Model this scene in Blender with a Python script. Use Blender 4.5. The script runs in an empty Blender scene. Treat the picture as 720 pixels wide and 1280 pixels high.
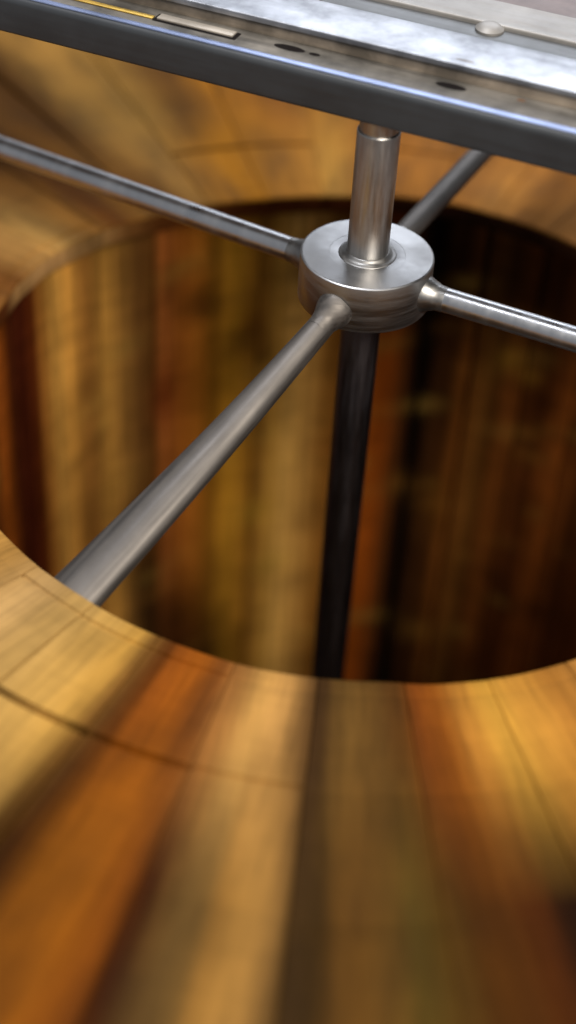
import bpy, bmesh, math, random
from mathutils import Vector, Matrix
sc = bpy.context.scene
C = sc.collection
random.seed(7)
S = 0.01                       # everything below is measured in centimetres; S turns it into metres
R_ = math.radians

# ------------------------------------------------------------------ camera
cam_d = bpy.data.cameras.new('camera')
cam = bpy.data.objects.new('camera', cam_d); C.objects.link(cam); sc.camera = cam
rx = Vector((0.99496735, 0.08742797, 0.04895219))
uy = Vector((-0.09414862, 0.64851666, 0.75535566))
fz = Vector((-0.0342929, 0.756163, -0.65348413))
M = Matrix((rx, uy, -fz)).transposed().to_4x4()
M.translation = Vector((0, -51.208, 31.258)) * S
cam.matrix_world = M
cam_d.sensor_fit = 'VERTICAL'; cam_d.sensor_height = 24
cam_d.lens = 24 * 1995 / 1280
cam_d.clip_start = 0.01; cam_d.clip_end = 50
cam_d.dof.use_dof = True
cam_d.dof.focus_distance = 0.58
cam_d.dof.aperture_fstop = 2.1

# ------------------------------------------------------------------ world and lamps
w = bpy.data.worlds.new('World'); sc.world = w; w.use_nodes = True
bg = w.node_tree.nodes['Background']
bg.inputs['Color'].default_value = (0.92, 0.95, 1.0, 1); bg.inputs['Strength'].default_value = 0.27
sc.view_settings.view_transform = 'Standard'; sc.view_settings.look = 'None'
sc.view_settings.exposure = 0.0; sc.view_settings.gamma = 1.0

def area(name, loc, target, sx, sy, power, col):
    l = bpy.data.lights.new(name, 'AREA'); l.shape = 'RECTANGLE'; l.size = sx; l.size_y = sy
    l.energy = power; l.color = col
    o = bpy.data.objects.new(name, l); C.objects.link(o)
    o.location = loc
    o.rotation_euler = (Vector(target) - Vector(loc)).to_track_quat('-Z', 'Y').to_euler()
    return o
def sph(az, el, r): return (r*math.cos(R_(el))*math.cos(R_(az)), r*math.cos(R_(el))*math.sin(R_(az)), r*math.sin(R_(el)))
area('ceiling_lamp', sph(-64, 46, 2.2), (0, 0, -0.1), 0.7, 0.7, 58, (1.0, 0.92, 0.80))
area('window_light', sph(80, 38, 2.4), (0, 0, 0), 1.3, 1.25, 23, (0.86, 0.91, 1.0))
area('overhead_lamp', sph(160, 77, 2.0), (0, 0, 0), 0.55, 0.45, 22, (0.95, 0.96, 1.0))

# ------------------------------------------------------------------ materials
def newmat(name):
    m = bpy.data.materials.new(name); m.use_nodes = True
    nt = m.node_tree; return m, nt, nt.nodes['Principled BSDF']
def N(nt, t, **k):
    n = nt.nodes.new(t)
    for a, b in k.items(): setattr(n, a, b)
    return n
def ramp(nt, src, stops):
    r = N(nt, 'ShaderNodeValToRGB'); el = r.color_ramp.elements
    while len(el) < len(stops): el.new(0.5)
    for e, (p, c) in zip(el, stops):
        e.position = p; e.color = (c, c, c, 1) if not isinstance(c, tuple) else (*c, 1)
    nt.links.new(src, r.inputs[0]); return r.outputs[0]
def mix(nt, mode, f, a, b):
    m = N(nt, 'ShaderNodeMix', data_type='RGBA', blend_type=mode)
    for i, v in ((0, f), (6, a), (7, b)):
        if hasattr(v, 'links'): nt.links.new(v, m.inputs[i])
        else: m.inputs[i].default_value = v
    return m.outputs[2]
def noise(nt, co, sc_, scale=(1,1,1), detail=4, rough=.55, loc=(0,0,0)):
    mp = N(nt, 'ShaderNodeMapping'); mp.inputs['Scale'].default_value = scale; mp.inputs['Location'].default_value = loc
    nt.links.new(co, mp.inputs[0])
    n = N(nt, 'ShaderNodeTexNoise'); n.inputs['Scale'].default_value = sc_
    n.inputs['Detail'].default_value = detail; n.inputs['Roughness'].default_value = rough
    nt.links.new(mp.outputs[0], n.inputs[0]); return n.outputs[0]

def wood_mat(name, saw, rough=.5, gu=3.2, sa=(.94, 1.05)):
    # u runs across the board, v along it (centimetres); the vertex colour is each board's stain with painted light and shade
    m, nt, b = newmat(name)
    uv = N(nt, 'ShaderNodeUVMap').outputs[0]
    at = N(nt, 'ShaderNodeVertexColor', layer_name='stain').outputs[0]  # wood stain together with painted light and shade
    grain = noise(nt, uv, 1.0, (gu, .13, 1), 5, .6)
    fine = noise(nt, uv, 1.0, (11, .5, 1), 3, .6)
    sawn = noise(nt, uv, 1.0, (.22, saw, 1), 4, .6)
    blot = noise(nt, uv, 1.0, (.55, .22, 1), 3, .5, (7, 3, 0))
    g1 = ramp(nt, grain, [(.28, .78), (.5, 1.0), (.75, 1.12)])
    g2 = ramp(nt, fine, [(.3, .86), (.7, 1.1)])
    g3 = ramp(nt, sawn, [(.3, sa[0]), (.5, 1.0), (.72, sa[1])])
    g4 = ramp(nt, blot, [(.3, .68), (.55, 1.0), (.75, 1.2)])
    c = mix(nt, 'MULTIPLY', 1, at, g1); c = mix(nt, 'MULTIPLY', 1, c, g2)
    c = mix(nt, 'MULTIPLY', 1, c, g3); c = mix(nt, 'MULTIPLY', 1, c, g4)
    nt.links.new(c, b.inputs['Base Color'])
    nt.links.new(ramp(nt, blot, [(.3, rough-.12), (.7, rough+.14)]), b.inputs['Roughness'])
    b.inputs['Specular IOR Level'].default_value = .03
    bm_ = N(nt, 'ShaderNodeBump'); bm_.inputs['Strength'].default_value = .35; bm_.inputs['Distance'].default_value = .0006
    h = mix(nt, 'MULTIPLY', 1, g1, g3); nt.links.new(h, bm_.inputs['Height']); nt.links.new(bm_.outputs[0], b.inputs['Normal'])
    return m

def metal(name, col, rough, met=1.0, scale=(60, 60, 900), amt=.12, spot=.15, coat=0, bump=.0):
    m, nt, b = newmat(name)
    co = N(nt, 'ShaderNodeTexCoord').outputs['Object']
    br = noise(nt, co, 1, scale, 3, .6)
    bl = noise(nt, co, 60, (1, 1, 1), 4, .6)
    c = mix(nt, 'MULTIPLY', 1, (*col, 1), ramp(nt, br, [(.3, 1-amt), (.7, 1+amt)]))
    c = mix(nt, 'MULTIPLY', 1, c, ramp(nt, bl, [(.35, 1-spot), (.65, 1+spot*.4)]))
    nt.links.new(c, b.inputs['Base Color'])
    b.inputs['Metallic'].default_value = met
    nt.links.new(ramp(nt, br, [(.3, rough*.8), (.7, rough*1.25)]), b.inputs['Roughness'])
    if coat: b.inputs['Coat Weight'].default_value = coat; b.inputs['Coat Roughness'].default_value = .15
    if bump:
        bb = N(nt, 'ShaderNodeBump'); bb.inputs['Strength'].default_value = bump; bb.inputs['Distance'].default_value = .0002
        nt.links.new(br, bb.inputs['Height']); nt.links.new(bb.outputs[0], b.inputs['Normal'])
    return m

WOOD_TOP = wood_mat('board_wood', 2.6, .62)
WOOD_WALL = wood_mat('slat_wood', 1.5, .65, 4.5, (.84, 1.14))
M_hub = metal('turned_steel', (.40, .40, .405), .39, scale=(60, 60, 900), amt=.03, spot=.13)
M_sleeve = metal('sleeve_steel', (.47, .455, .44), .36, scale=(700, 700, 60), amt=.1)
M_shaft = metal('dark_shaft_steel', (.09, .08, .085), .38, scale=(500, 500, 40), amt=.15)
M_rod = metal('ground_rod_steel', (.58, .59, .62), .33, scale=(200, 40, 40), amt=.02, spot=.08)
M_rod_shaded = metal('shaded_rod_steel', (.175, .16, .148), .60, scale=(14, 420, 420), amt=.16, spot=.14)  # rod steel darkened in colour for the rods that catch no highlight
M_weld = metal('weld_steel', (.32, .315, .31), .40, scale=(200, 200, 200), amt=.12)
M_rail = metal('painted_rail', (.028, .032, .038), .5, met=.0, scale=(20, 300, 300), amt=.08, spot=.2, coat=.1)
M_highlight = metal('highlight_blue_steel', (.34, .40, .60), .40, scale=(20, 300, 300), amt=.08, spot=.2)  # blue colour stands in for the highlight along the rail edge
M_ledge = metal('dull_ledge_steel', (.17, .155, .135), .6, met=.45, scale=(30, 300, 300), amt=.25, spot=.5)
M_plate = metal('bright_plate_steel', (.42, .43, .46), .40, scale=(14, 220, 220), amt=.16, spot=.4)
M_brownface = metal('stained_steel', (.30, .25, .20), .5, met=.6, scale=(20, 200, 200), amt=.3, spot=.5)
M_strip = metal('grey_hinge_steel', (.16, .165, .17), .5, met=.7, scale=(20, 300, 300), amt=.08)
M_band = metal('light_lid_edge', (.31, .295, .28), .5, met=.5, scale=(20, 300, 300), amt=.06)
M_lid = metal('mauve_brown_lid', (.17, .135, .13), .5, met=.3, scale=(15, 90, 90), amt=.18, spot=.3)
M_brass = metal('brass', (.75, .50, .12), .5, scale=(20, 300, 300))
M_dark = metal('dark_slot', (.012, .010, .010), .9, met=0)
M_dark.node_tree.nodes['Principled BSDF'].inputs['Specular IOR Level'].default_value = 0.05
M_sticker = metal('pale_strip_metal', (.48, .43, .37), .45, met=.4)
M_bee = metal('dark_comb_wax', (.06, .03, .01), .7, met=0, scale=(300, 300, 300), amt=.5)

# ------------------------------------------------------------------ mesh helpers
def link(name, bm, mat, parent=None, smooth=True):
    me = bpy.data.meshes.new(name)
    bmesh.ops.recalc_face_normals(bm, faces=bm.faces)
    bm.to_mesh(me); bm.free()
    for v in me.vertices: v.co *= S
    if smooth:
        for p in me.polygons: p.use_smooth = True
        me.set_sharp_from_angle(angle=R_(38))
    me.materials.append(mat)
    o = bpy.data.objects.new(name, me); C.objects.link(o)
    if parent: o.parent = parent
    return o
def thing(name, loc, rotz, label, cat, group=None):
    o = bpy.data.objects.new(name, None); C.objects.link(o); o.empty_display_size = .02
    o.location = Vector(loc) * S; o.rotation_euler = (0, 0, rotz)
    o['label'] = label; o['category'] = cat
    if group: o['group'] = group
    return o
def lathe(bm, prof, n=96, cap=True):
    rings = []
    for r, z in prof:
        rings.append([bm.verts.new((r*math.cos(2*math.pi*k/n), r*math.sin(2*math.pi*k/n), z)) for k in range(n)])
    for a, b in zip(rings, rings[1:]):
        for k in range(n): bm.faces.new((a[k], a[(k+1) % n], b[(k+1) % n], b[k]))
    if cap: bm.faces.new(rings[0]); bm.faces.new(rings[-1])
    return bm
def tube(bm, pts, rads, n=32, flat=None):
    rings = []
    pts = [Vector(p) for p in pts]
    for i, p in enumerate(pts):
        t = (pts[min(i+1, len(pts)-1)] - pts[max(i-1, 0)]).normalized()
        side = t.cross(Vector((0, 0, 1))).normalized(); up = side.cross(t).normalized()
        ra = rads[i]; rw, rh = ra if isinstance(ra, tuple) else (ra, ra)
        rings.append([bm.verts.new(p + side*rw*math.cos(2*math.pi*k/n) + up*rh*math.sin(2*math.pi*k/n)) for k in range(n)])
    for a, b in zip(rings, rings[1:]):
        for k in range(n): bm.faces.new((a[k], a[(k+1) % n], b[(k+1) % n], b[k]))
    bm.faces.new(rings[0]); bm.faces.new(rings[-1])
    return bm
def extrude_profile(bm, prof, s0, s1, seg=24, wob=.0):
    # closed profile in (t, z), swept along x
    rings = []
    for i in range(seg+1):
        x = s0 + (s1-s0)*i/seg
        rings.append([bm.verts.new((x, t, z)) for t, z in prof])
    n = len(prof)
    for a, b in zip(rings, rings[1:]):
        for k in range(n): bm.faces.new((a[k], a[(k+1) % n], b[(k+1) % n], b[k]))
    bm.faces.new(rings[0]); bm.faces.new(rings[-1][::-1])
    return bm
def rounded(bm, off, segs=3):
    bmesh.ops.bevel(bm, geom=list(bm.edges), offset=off, segments=segs, profile=.5, affect='EDGES')
    return bm
def box(bm, x0, x1, y0, y1, z0, z1):
    vs = [bm.verts.new((x, y, z)) for x in (x0, x1) for y in (y0, y1) for z in (z0, z1)]
    for f in ((0,1,3,2), (4,6,7,5), (0,4,5,1), (2,3,7,6), (0,2,6,4), (1,5,7,3)): bm.faces.new([vs[i] for i in f])
    return bm

# ------------------------------------------------------------------ the rotor: shaft, hub and four rods turn together
rotor = thing('rotor', (0, 0, -46), 0, 'round steel hub on an upright shaft with four rods reaching out over the opening', 'rotor')
def rpart(name, bm, mat, parent=rotor):
    for v in bm.verts: v.co.z += 46
    o = link(name, bm, mat, parent if parent is rotor else None)
    if parent is not rotor: o.parent = parent
    return o
bm = bmesh.new()
lathe(bm, [(1.15, -1.93), (2.38, -1.93), (2.46, -1.90), (2.5, -1.84), (2.5, -.10), (2.485, -.04), (2.44, -.005), (2.42, 0.0), (2.38, 0.0), (2.0, 0), (1.42, 0.0), (1.415, -.006), (1.38, -.008), (.80, -.01), (.6, -.1)], 128, False)
hub = rpart('hub', bm, M_hub)
bm = bmesh.new()
lathe(bm, [(.775, -.3), (1.10, -.2), (1.10, -.03), (1.08, .0), (1.04, .02), (.99, .03), (.93, .05), (.87, .09), (.83, .14), (.782, .17), (.7, .17)], 96, False)
rpart('seat_ring', bm, M_weld)
bm = bmesh.new()
lathe(bm, [(.775, -.3), (.775, 4.98), (.765, 5.02), (.74, 5.04), (.70, 5.04)], 96, False)
rpart('sleeve', bm, M_sleeve)
bm = bmesh.new(); lathe(bm, [(.70, -.2), (.70, 5.9)], 64); rpart('shaft_end', bm, M_sleeve)
bm = bmesh.new(); lathe(bm, [(.765, -45), (.765, -1.85), (.6, -1.5)], 64); rpart('shaft', bm, M_shaft)
rod_specs = []
def rod_pts(az, r0, r1, z, n=60): return [(r*math.cos(R_(az)), r*math.sin(R_(az)), z) for r in [r0+(r1-r0)*i/n for i in range(n+1)]]
def local_rod(pts, rads, mat=None):
    # the rod is built along its own x axis so its grinding marks follow it
    bm = bmesh.new()
    p0, p1 = Vector(pts[0]), Vector(pts[-1]); d = (p1-p0)
    q = d.to_track_quat('X', 'Z'); qi = q.inverted()
    tube(bm, [qi @ (Vector(p)-p0) for p in pts], rads)
    o = link('rod', bm, mat or M_rod, rotor)
    o.location = (p0 + Vector((0, 0, 46))) * S; o.rotation_mode = 'QUATERNION'; o.rotation_quaternion = q
    return o
for az, zc in ((154.8, -.98), (-21.2, -.98), (67.2, -.98)):
    pts = rod_pts(az, 2.2, 38.5, zc)
    local_rod(pts, [.46 + .05*math.exp(-((i*.6)/.5)**2) for i in range(61)], M_rod_shaded if az == 67.2 else M_rod)
a, b = Vector((2.2*math.cos(R_(-114)), 2.2*math.sin(R_(-114)), -1.15)), Vector((15.75*math.cos(R_(-126.3)), 15.75*math.sin(R_(-126.3)), -7.4))
pts = []
for i in range(61):
    t = i/60; p = a.lerp(b, t); p += Vector((.35, .1, .25)) * math.sin(math.pi*t)
    pts.append(p)
front_dir = (pts[3]-pts[0]).normalized()
local_rod(pts, [(.47 + .62*(i/60)**1.3, .47 + .12*(i/60)) for i in range(61)], M_rod_shaded)
for az, zc in ((154.8, -.98), (-21.2, -.98), (67.2, -.98), (-114, -1.12)):
    bm = bmesh.new()
    pts = rod_pts(az, 2.2, 3.25, zc, 12)
    prof = [.70, .72, .71, .69, .66, .62, .58, .54, .51, .49, .48, .475, .47]
    if az == -114:
        d_ = Vector(front_dir); pts = [Vector(pts[0]) + d_*(i*1.25/12) for i in range(13)]
    tube(bm, pts, [p*1.0 for p in prof], 40)
    rnd = random.Random(int(az))
    for v in bm.verts:
        v.co += Vector((rnd.uniform(-1, 1), rnd.uniform(-1, 1), rnd.uniform(-1, 1))) * .009
    o = rpart('weld_bead', bm, M_rod_shaded if az == -114 else M_weld)

# ------------------------------------------------------------------ stains of the boards, with the wall's light and shade painted in, by bearing round the shaft (degrees)
def lin(c):
    return tuple((x/255/12.92) if x/255 <= .04045 else ((x/255+.055)/1.055)**2.4 for x in c)
def table(rows):
    rows = sorted((a % 360, lin(c)) for a, c in rows)
    def f(az):
        az %= 360
        n = len(rows)
        for i in range(n):
            a0, c0 = rows[i]; a1, c1 = rows[(i+1) % n]
            span = (a1-a0) % 360; d = (az-a0) % 360
            if d <= span:
                t = d/span if span else 0
                t = t*t*(3-2*t)
                return [x+(y-x)*t for x, y in zip(c0, c1)]
        return rows[0][1]
    return f
inner = table([(-150, (180,135,72)), (-136, (185,138,72)), (-128, (190,152,98)), (-122, (188,150,88)), (-117, (205,160,85)), (-113.5, (200,152,72)),
    (-111, (125,85,38)), (-109.5, (85,45,12)), (-107.5, (140,75,20)), (-105, (150,82,20)), (-102.5, (120,68,25)), (-100, (160,108,55)),
    (-97, (205,155,85)), (-94.5, (190,142,80)), (-92, (110,78,42)), (-90.6, (66,44,22)), (-88, (105,76,35)), (-85, (102,72,32)),
    (-82, (92,58,22)), (-80, (125,66,20)), (-77.5, (140,78,22)), (-75, (175,118,48)), (-72, (205,152,62)), (-68, (200,142,60)),
    (-64, (175,118,50)), (-58, (185,130,65)), (-45, (120,78,35)), (-20, (160,110,50)), (10, (130,80,35)), (35, (165,115,60)),
    (50, (150,100,50)), (58, (120,80,36)), (64, (150,100,48)), (70, (178,122,58)), (76, (165,108,48)), (83, (172,112,48)), (90, (160,102,42)), (97, (190,138,62)), (101, (180,122,50)),
    (106, (165,110,42)), (111, (185,120,28)), (116, (168,112,40)), (121, (165,120,60)), (126, (125,84,38)), (131, (140,96,42)), (136, (105,62,22)), (141, (155,108,50)),
    (147, (195,150,84)), (152, (190,142,80)), (160, (130,82,35)), (175, (170,120,60)), (195, (130,85,40))])
outer = table([(-150, (150,100,45)), (-130, (170,120,60)), (-120, (190,150,85)), (-114, (195,152,82)), (-111.8, (85,55,18)), (-110, (60,32,8)),
    (-107, (150,88,20)), (-104.5, (158,92,22)), (-102, (138,75,18)), (-100.4, (72,34,8)), (-98.8, (105,74,36)), (-97, (118,90,48)),
    (-95.2, (175,126,60)), (-93.7, (192,142,72)), (-92.2, (150,110,58)), (-90.6, (74,52,26)), (-89.2, (72,50,20)), (-87, (118,80,32)),
    (-85, (115,80,32)), (-83, (92,72,28)), (-80.5, (88,60,20)), (-78.5, (90,52,14)), (-76.8, (82,46,14)), (-74.8, (84,42,12)), (-72.5, (42,22,8)),
    (-70.5, (50,24,8)), (-67, (130,80,25)), (-60, (140,95,40)), (-40, (100,60,25)), (0, (140,90,40)), (40, (120,75,35)),
    (62, (120,76,34)), (68, (150,98,46)), (76, (125,82,38)), (84, (140,92,40)), (90, (120,75,32)), (96, (170,118,50)),
    (102, (150,96,38)), (108, (172,112,34)), (114, (118,80,36)), (119, (172,128,62)), (124, (178,132,66)), (129, (100,64,26)), (133, (116,76,32)), (138, (86,52,20)), (145, (140,90,40)), (160, (110,70,30)), (185, (150,100,50))])
wall = table([(-150, (90,55,22)), (-120, (120,85,40)), (-90, (80,50,22)), (-60, (110,70,30)), (-20, (90,55,22)), (20, (95,52,20)),  # lit left side lighter and right side darker, painted into the colour
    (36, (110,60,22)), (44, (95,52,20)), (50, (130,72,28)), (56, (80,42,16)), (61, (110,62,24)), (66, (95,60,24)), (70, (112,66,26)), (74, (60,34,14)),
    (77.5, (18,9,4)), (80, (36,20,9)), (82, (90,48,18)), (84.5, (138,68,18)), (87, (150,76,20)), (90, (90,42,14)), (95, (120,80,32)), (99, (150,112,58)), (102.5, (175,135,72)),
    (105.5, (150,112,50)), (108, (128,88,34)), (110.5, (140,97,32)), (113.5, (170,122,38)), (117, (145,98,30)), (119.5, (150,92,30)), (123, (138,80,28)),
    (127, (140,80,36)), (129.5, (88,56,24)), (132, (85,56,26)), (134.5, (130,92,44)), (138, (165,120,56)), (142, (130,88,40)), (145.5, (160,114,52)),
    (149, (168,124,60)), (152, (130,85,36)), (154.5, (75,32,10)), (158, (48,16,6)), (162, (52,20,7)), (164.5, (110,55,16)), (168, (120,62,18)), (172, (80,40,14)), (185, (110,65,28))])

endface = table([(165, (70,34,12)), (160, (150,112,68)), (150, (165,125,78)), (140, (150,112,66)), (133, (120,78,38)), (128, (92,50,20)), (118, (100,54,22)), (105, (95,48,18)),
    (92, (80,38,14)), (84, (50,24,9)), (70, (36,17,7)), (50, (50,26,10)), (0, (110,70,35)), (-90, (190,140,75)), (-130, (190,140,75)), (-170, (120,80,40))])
# ------------------------------------------------------------------ the wooden frames
RIM = sorted([(167,-.27),(157.5,.02),(150.7,.2),(140.3,.12),(128.4,-.22),(109.3,-.44),(93.7,-.34),(84,.08),(75,.32),(62.8,.2),(53.5,.14),(20,0),(-20,0),(-50,.15),
      (-59.4,.22),(-67.9,.22),(-75.8,.14),(-84.2,-.02),(-97.6,-.01),(-113.5,-.14),(-124,-.18),(-135,-.1),(-150,.05),(-170,-.1)])
def rim(az):
    az = (az + 180) % 360 - 180
    n = len(RIM)
    for i in range(n):
        a0, v0 = RIM[i]; a1, v1 = RIM[(i+1) % n]
        span = (a1-a0) % 360; d = (az-a0) % 360
        if d <= span:
            t = d/span; t = t*t*(3-2*t); return v0+(v1-v0)*t
    return 0
NF = 36; R0 = 15.67; ZT = -6.32; ZB = -44.5
def groove20(az):
    a = az % 360
    if 228 <= a <= 250: return .8
    if 250 < a <= 260: return .5
    if 260 < a <= 268: return .22
    if 104 <= a <= 114 or 77 <= a <= 89: return .7
    return .06
labels = {
 -116: 'pale tan frame end at the near edge, just left of the dark brown band',
 -106: 'orange brown frame end at the near edge, between pale tan and light honey ones',
 -96: 'light honey frame end at the near edge, left of the dark seam below the shaft',
 -86: 'olive brown frame end at the near edge, right of the dark seam below the shaft',
 -76: 'reddish orange frame end at the near edge, left of the bright yellow one',
 -66: 'bright golden frame end at the near right, beside the reddish orange one',
 -56: 'golden frame end farthest right on the near rim, cut by the picture edge',
 -126: 'greyish tan frame end where the front rod meets the near rim',
 -136: 'tan frame end at the left picture edge, left of the front rod',
 -146: 'brown frame end at far left of the near rim, cut by the picture edge',
 34: 'dim brown frame at the far right of the opening, lowest beneath the right rod',
 44: 'dim orange brown frame on the shaded right side, crossed by the right rod',
 54: 'shaded frame whose pale top end meets the right picture edge under the crossbar',
 64: 'frame right of the back rod, with a brown slat in deep shade',
 74: 'frame with an almost black slat to the right of the lower shaft',
 84: 'frame with a rusty orange slat immediately right of the dark lower shaft',
 94: 'frame directly behind the upper steel sleeve and the hub',
 104: 'frame with a pale cream brown slat immediately left of the dark lower shaft',
 114: 'frame with a yellow gold slat behind the hub end of the left rod',
 124: 'frame with a red brown slat below the middle of the left rod',
 134: 'frame with a dark streaked slat, just left of the red brown one',
 144: 'frame with a tan striped slat on the left under the pale top board',
 154: 'frame with a very dark slat near the left picture edge',
 164: 'frame with a dark orange slat, farthest left inside the opening',
 174: 'first frame past the left picture edge, counting from the dark orange slat',
 -176: 'second frame past the left picture edge, counting from the dark orange slat',
 -166: 'third frame past the left picture edge, counting from the dark orange slat',
 -156: 'fourth frame past the left picture edge, counting from the dark orange slat',
 24: 'first frame past the right picture edge, on the far side of the right rod',
 14: 'second frame past the right picture edge, on the far side of the right rod',
 4: 'third frame past the right picture edge, on the far side of the right rod',
 -6: 'fourth frame past the right picture edge, on the far side of the right rod',
 -16: 'frame directly under the outer end of the right rod',
 -26: 'first frame on the camera side of the right rod, past the picture edge',
 -36: 'second frame on the camera side of the right rod, past the picture edge',
 -46: 'third frame on the camera side of the right rod, past the picture edge',
}
# honey and wax stains, painted shade low down and painted glints on the slats: bearing, height, half widths, colour, strength
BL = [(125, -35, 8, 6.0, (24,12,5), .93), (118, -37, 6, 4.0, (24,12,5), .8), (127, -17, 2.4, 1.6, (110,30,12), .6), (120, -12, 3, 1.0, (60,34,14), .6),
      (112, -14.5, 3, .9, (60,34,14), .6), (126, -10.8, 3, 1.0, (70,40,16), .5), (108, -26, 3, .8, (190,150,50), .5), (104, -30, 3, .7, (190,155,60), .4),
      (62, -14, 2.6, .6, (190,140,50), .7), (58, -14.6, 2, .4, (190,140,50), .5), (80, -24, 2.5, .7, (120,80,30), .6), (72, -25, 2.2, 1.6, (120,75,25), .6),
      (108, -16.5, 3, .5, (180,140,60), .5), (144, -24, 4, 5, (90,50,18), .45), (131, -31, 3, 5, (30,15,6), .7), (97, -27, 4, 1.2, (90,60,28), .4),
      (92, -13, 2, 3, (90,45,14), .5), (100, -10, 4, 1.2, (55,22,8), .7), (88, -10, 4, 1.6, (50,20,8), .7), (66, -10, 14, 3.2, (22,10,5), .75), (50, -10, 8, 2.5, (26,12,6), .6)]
_rb = random.Random(21)
BL_near = []
for _ in range(100):  # thin pale ones are painted glints
    BL.append((_rb.uniform(40, 146), _rb.uniform(-38, -9), _rb.uniform(1.5, 4), _rb.uniform(.22, .5), _rb.choice([(190,150,70), (160,110,45), (40,22,8), (60,34,12)]), _rb.uniform(.18, .42)))
for _ in range(90):
    BL.append((_rb.uniform(0, 360), _rb.uniform(-40, -8), _rb.uniform(1, 4.5), _rb.uniform(.25, 1.3),
               _rb.choice([(60,34,12), (40,22,8), (175,130,55), (120,66,22), (150,100,40)]), _rb.uniform(.2, .55)))
_st = [random.Random(i*7+1).random() for i in range(720)]
def strip(x):
    i = math.floor(x); t = x-i; t = t*t*(3-2*t)
    return _st[i % 720]*(1-t) + _st[(i+1) % 720]*t
def blotch(az, z):
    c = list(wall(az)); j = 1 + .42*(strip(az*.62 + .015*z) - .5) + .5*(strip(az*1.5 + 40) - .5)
    g = 1.45 if 92 < az % 360 < 168 else 1.12  # slats in the lit part painted lighter than the rest
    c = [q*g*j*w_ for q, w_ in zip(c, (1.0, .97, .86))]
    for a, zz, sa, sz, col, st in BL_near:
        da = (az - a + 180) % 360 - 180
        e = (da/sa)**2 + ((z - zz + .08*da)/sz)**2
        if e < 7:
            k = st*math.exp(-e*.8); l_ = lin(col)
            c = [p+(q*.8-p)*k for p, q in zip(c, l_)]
    return c
def stain_light_layer(bm): return bm.loops.layers.float_color.new('stain'), bm.loops.layers.uv.new('UVMap')  # colours hold wood stain together with painted light and shade
def frame(ci):
    az = -86 + 10*ci
    if az > 180: az -= 360
    rnd = random.Random(ci*13+5)
    lab = labels.get(az, 'wooden frame standing in the ring outside the picture, brown with honey stains')
    grp = 'wooden frames standing in a ring round the shaft'
    t = thing('wooden_frame', (0, 0, ZB), R_(az), lab, 'wooden frame', grp)
    half = math.tan(R_(5.0))
    gap = .004 + rnd.uniform(0, .007)
    dr = rnd.uniform(-.02, .02); dz = rnd.uniform(-.02, .03); tilt = rnd.uniform(-.002, .002)
    uo = rnd.uniform(0, 50); vo = rnd.uniform(0, 50)
    gd = groove20(az)
    # end board: a wedge whose upper face shows from above
    lg = 1.0 if -132 <= az <= -104 or 138 <= az <= 156 else .2
    rs = [(R0+dr, -.12), (R0+dr+.06, -.03), (R0+dr+.16, 0), (16.28, 0), (16.34, -.09*lg), (16.42, -.10*lg), (16.48, 0), (17.2, 0), (18.2, 0), (19.3, 0)]
    rs += [(20.16, 0), (20.22, -.5*gd), (20.40, -.5*gd), (20.46, -.02), (21.5, 0), (23, 0), (24.6, 0), (24.80, -.04), (24.95, -.05), (25.1, 0)]
    rs += [(26.5, 0), (28, 0), (30, 0), (33, 0), (36, 0), (39, 0)]
    us = [-1, -.985, -.95, -.82, -.6, -.35, -.1, .1, .35, .6, .82, .95, .985, 1]
    bm = bmesh.new(); cl, ul = stain_light_layer(bm)
    def pos(u, r, z):
        th = u*(R_(5.0) - gap/r)
        r = r + rim(az + math.degrees(th))*max(0, 1-(r-R0)/5)
        return (r*math.cos(th), r*math.sin(th), z)
    top = [[bm.verts.new(pos(u, r, ZT + dz + tilt*(r-R0)*10*u + d - (.05 if abs(u) == 1 else .012 if abs(u) > .98 else 0) - ZB)) for u in us] for r, d in rs]
    r_first, r_last = rs[0][0], rs[-1][0]
    botf = [bm.verts.new(pos(u, r_first+.03, ZT - .92 - ZB)) for u in us]
    botb = [bm.verts.new(pos(u, r_last, ZT - .92 - ZB)) for u in us]
    for a_, b_ in zip(top, top[1:]):
        for k in range(len(us)-1): bm.faces.new((a_[k], b_[k], b_[k+1], a_[k+1]))
    for k in range(len(us)-1):
        bm.faces.new((botf[k], top[0][k], top[0][k+1], botf[k+1]))
        bm.faces.new((top[-1][k], botb[k], botb[k+1], top[-1][k+1]))
        bm.faces.new((botf[k+1], botb[k+1], botb[k], botf[k]))
    for k in (0, len(us)-1):
        col_ = [row[k] for row in top]; bm.faces.new([botf[k]] + col_ + [botb[k]])
    bm.normal_update()
    tops0 = set(top[0]); ends = {f for f in bm.faces if any(v in tops0 for v in f.verts) and any(v in botf for v in f.verts) and len(f.verts) == 4}
    for f in bm.faces:
        for lp in f.loops:
            x, y, z = lp.vert.co
            a2 = az + math.degrees(math.atan2(y, x)); r = math.hypot(x, y)
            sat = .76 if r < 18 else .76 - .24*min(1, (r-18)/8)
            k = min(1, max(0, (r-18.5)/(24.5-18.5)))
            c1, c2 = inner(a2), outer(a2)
            if 45 < a2 % 360 < 150: sat *= 1.25  # far boards painted lighter in place of more light
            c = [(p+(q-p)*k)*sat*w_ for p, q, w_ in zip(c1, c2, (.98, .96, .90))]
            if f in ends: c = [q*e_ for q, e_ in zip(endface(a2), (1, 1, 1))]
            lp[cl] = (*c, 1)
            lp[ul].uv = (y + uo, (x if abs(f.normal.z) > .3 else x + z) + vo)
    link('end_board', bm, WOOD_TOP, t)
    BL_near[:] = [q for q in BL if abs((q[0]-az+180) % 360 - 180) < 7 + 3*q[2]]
    # inner slat: the upright piece that lines the opening
    zs = [ZT-.94, ZT-1.03] + [ZT-1.3-.5*i for i in range(69)] + [ZB+3, ZB+.9]
    ri = 16.02 + rnd.uniform(-.08, .10); bow = rnd.uniform(-.08, .12)
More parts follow.
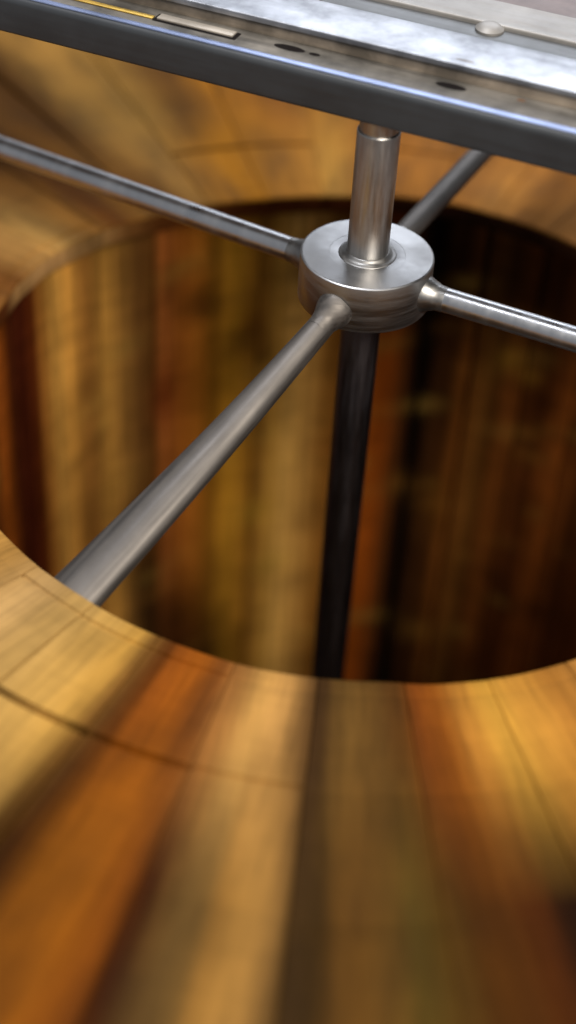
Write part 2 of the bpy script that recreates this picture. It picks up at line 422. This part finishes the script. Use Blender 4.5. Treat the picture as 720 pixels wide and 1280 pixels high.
    bm = bmesh.new(); cl, ul = stain_light_layer(bm)
    us2 = [-1, -.97, -.85, -.7, -.55, -.4, -.25, -.1, .1, .25, .4, .55, .7, .85, .97, 1]
    g2 = gap + rnd.uniform(.0, .04) + (.25 if az in (74,) else 0)
    grid = []
    for j, z in enumerate(zs):
        rr = ri + bow*math.sin(math.pi*j/(len(zs)-1)) + (.03 if j == 0 else 0)
        grid.append([bm.verts.new(((rr + rim(az+5*u) + (.05 if abs(u) == 1 else 0))*math.cos(u*R_(5)), u*(rr*half - g2), z - ZB)) for u in us2])
    back = [[bm.verts.new((ri+1.1, s*((ri+.9)*half-g2), z - ZB)) for s in (-1, 1)] for z in zs]
    for j in range(len(zs)-1):
        for k in range(len(us2)-1): bm.faces.new((grid[j][k], grid[j][k+1], grid[j+1][k+1], grid[j+1][k]))
        bm.faces.new((grid[j][0], grid[j+1][0], back[j+1][0], back[j][0]))
        bm.faces.new((grid[j][-1], back[j][1], back[j+1][1], grid[j+1][-1]))
        bm.faces.new((back[j][0], back[j+1][0], back[j+1][1], back[j][1]))
    bm.faces.new([back[0][0]] + [back[0][1]] + grid[0][::-1]); bm.faces.new([back[-1][1], back[-1][0]] + grid[-1])
    for f in bm.faces:
        for lp in f.loops:
            x, y, z = lp.vert.co
            a2 = az + math.degrees(math.atan2(y, x))
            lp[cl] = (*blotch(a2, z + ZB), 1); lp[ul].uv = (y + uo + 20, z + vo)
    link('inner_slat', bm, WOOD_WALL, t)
    # outer slat, lower end board and the comb they hold, unseen and added to block light
    def plain(name, x0, x1, y0, y1, z0, z1, mat, c):
        bm = bmesh.new(); cl, ul = stain_light_layer(bm)
        box(bm, x0, x1, y0, y1, z0 - ZB, z1 - ZB)
        for f in bm.faces:
            for lp in f.loops: lp[cl] = (*lin(c), 1); lp[ul].uv = (lp.vert.co.y + uo, lp.vert.co.z + vo)
        return link(name, bm, mat, t, False)
    plain('unseen_outer_slat', 37.6, 38.9, -3.1, 3.1, ZB+.9, ZT-.94, WOOD_WALL, (170, 120, 65))
    plain('unseen_lower_board', 15.9, 39, -1.3, 1.3, ZB, ZB+.86, WOOD_WALL, (150, 105, 55))
    plain('unseen_comb', 16.95, 37.5, -1.25, 1.25, ZB+1.0, ZT-.95, M_bee, (60, 35, 10))
    return t
for ci in range(NF): frame(ci)

# ------------------------------------------------------------------ the crossbar over the shaft
BA = R_(-19.2)
cb = thing('crossbar', (0, 0, 5.55), BA, 'dark grey steel crossbar with bright edge running over the top of the shaft', 'crossbar')
def cpart(name, bm, mat, parent=cb, smooth=True):
    for v in bm.verts: v.co.z -= 5.55
    return link(name, bm, mat, parent, smooth)
def arc(cx, cz, r, a0, a1, n=8): return [(cx + r*math.cos(R_(a0+(a1-a0)*i/n)), cz + r*math.sin(R_(a0+(a1-a0)*i/n))) for i in range(n+1)]
L = 42
prof = [(-.70, 5.56)] + arc(-.70, 5.68, .14, 265, 180, 6)[1:] + arc(-.60, 6.72, .24, 180, 100, 8) + [(-.60, 6.9), (-.36, 6.9), (-.36, 5.56)]
highlight_prof = [(-.63, 6.93), (-.66, 6.975), (-.64, 7.0), (-.58, 7.01), (-.42, 7.01), (-.37, 6.995), (-.36, 6.93)]  # strip added to carry the rail's edge highlight
bm = bmesh.new(); extrude_profile(bm, highlight_prof, -L, L); cpart('edge_highlight', bm, M_highlight)
bm = bmesh.new(); extrude_profile(bm, prof, -L, L); cpart('front_rail', bm, M_rail)
bm = bmesh.new(); extrude_profile(bm, [(-.355, 6.2), (-.355, 6.98), (1.02, 6.98), (1.02, 6.2)], -L, L); cpart('ledge', bm, M_ledge)
bm = bmesh.new(); extrude_profile(bm, [(1.03, 6.1), (1.03, 7.30), (1.10, 7.40), (2.0, 7.40), (2.0, 6.1)], -L, L); cpart('stained_riser', bm, M_brownface)
bm = bmesh.new(); extrude_profile(bm, [(.92, 7.42)] + arc(.98, 7.56, .07, 180, 90, 5) + arc(3.28, 7.56, .07, 90, 0, 4) + [(3.35, 7.42)], -L, L); cpart('top_plate', bm, M_plate)
# slots, strips and marks on the ledge
def flat(name, x0, x1, y0, y1, z0, z1, mat, bev=.02, parent=cb):
    bm = bmesh.new(); box(bm, x0, x1, y0, y1, z0, z1); rounded(bm, bev, 2); return cpart(name, bm, mat, parent)
def ellipse_disc(name, cx, cy, a_, b_, z0, z1, mat):
    bm = bmesh.new(); n = 32
    lo = [bm.verts.new((cx+a_*math.cos(2*math.pi*k/n), cy+b_*math.sin(2*math.pi*k/n), z0)) for k in range(n)]
    hi = [bm.verts.new((cx+a_*.93*math.cos(2*math.pi*k/n), cy+b_*.9*math.sin(2*math.pi*k/n), z1)) for k in range(n)]
    for k in range(n): bm.faces.new((lo[k], lo[(k+1) % n], hi[(k+1) % n], hi[k]))
    bm.faces.new(lo); bm.faces.new(hi); return cpart(name, bm, mat)
ellipse_disc('slot', -3.75, .45, .62, .22, 6.97, 6.99, M_dark)
ellipse_disc('slot', 2.25, .50, .58, .22, 6.97, 6.99, M_dark)
ellipse_disc('slot', -2.78, .42, .22, .12, 6.97, 6.987, M_dark)
M_rust = metal('rust', (.12, .06, .03), .8, met=0)
ellipse_disc('stain', 2.4, 1.28, .36, .07, 7.625, 7.6335, M_brownface)
ellipse_disc('stain', 4.7, .72, .16, .10, 6.975, 6.984, M_rust)
flat('brass_strip', -14.2, -9.0, .10, .34, 6.98, 7.03, M_brass)
flat('strip_bed', -8.98, -5.70, .04, .62, 6.98, 7.00, M_dark, .004)
flat('pale_strip', -8.85, -5.85, .16, .56, 6.99, 7.07, M_sticker)

# ------------------------------------------------------------------ the lid behind the crossbar
lid = thing('lid', (0, 0, 7.1), BA, 'mauve brown lid panel with a pale edge band behind the crossbar at top right', 'lid')
def lpart(name, bm, mat, parent=lid):
    for v in bm.verts: v.co.z -= 7.1
    return link(name, bm, mat, parent)
bm = bmesh.new(); extrude_profile(bm, [(3.36, 7.1), (3.36, 7.32), (4.98, 7.32), (4.98, 7.1)], -L, L); lpart('hinge_leaf', bm, M_strip)
bm = bmesh.new(); extrude_profile(bm, [(4.99, 7.1)] + arc(5.08, 7.40, .09, 180, 90, 4) + [(5.25, 7.47), (7.0, 7.47), (7.0, 7.1)], -L, L); lpart('edge_band', bm, M_band)
bm = bmesh.new(); extrude_profile(bm, [(7.01, 7.1), (7.01, 7.40), (9.6, 7.40), (9.6, 7.1)], -36, 36); lpart('panel', bm, M_lid)
bm = bmesh.new()
for v_ in range(1):
    lathe(bm, [(.52, 7.32), (.52, 7.40), (.44, 7.46), (.36, 7.52), (.24, 7.55), (.10, 7.56), (.02, 7.56)], 32)
for v in bm.verts: v.co.x += 2.15; v.co.y += 4.75
lpart('rivet', bm, M_band)
bm = bmesh.new()
lathe(bm, [(.52, 7.32), (.52, 7.40), (.44, 7.46), (.36, 7.52), (.24, 7.55), (.10, 7.56), (.02, 7.56)], 32)
for v in bm.verts: v.co.x += -4.6; v.co.y += 3.9
lpart('rivet', bm, M_band)

# ------------------------------------------------------------------ tank floor under the frames
bm = bmesh.new(); lathe(bm, [(60, -46.2), (60, -46.0)], 64)
fl = link('floor', bm, M_ledge); fl['kind'] = 'structure'
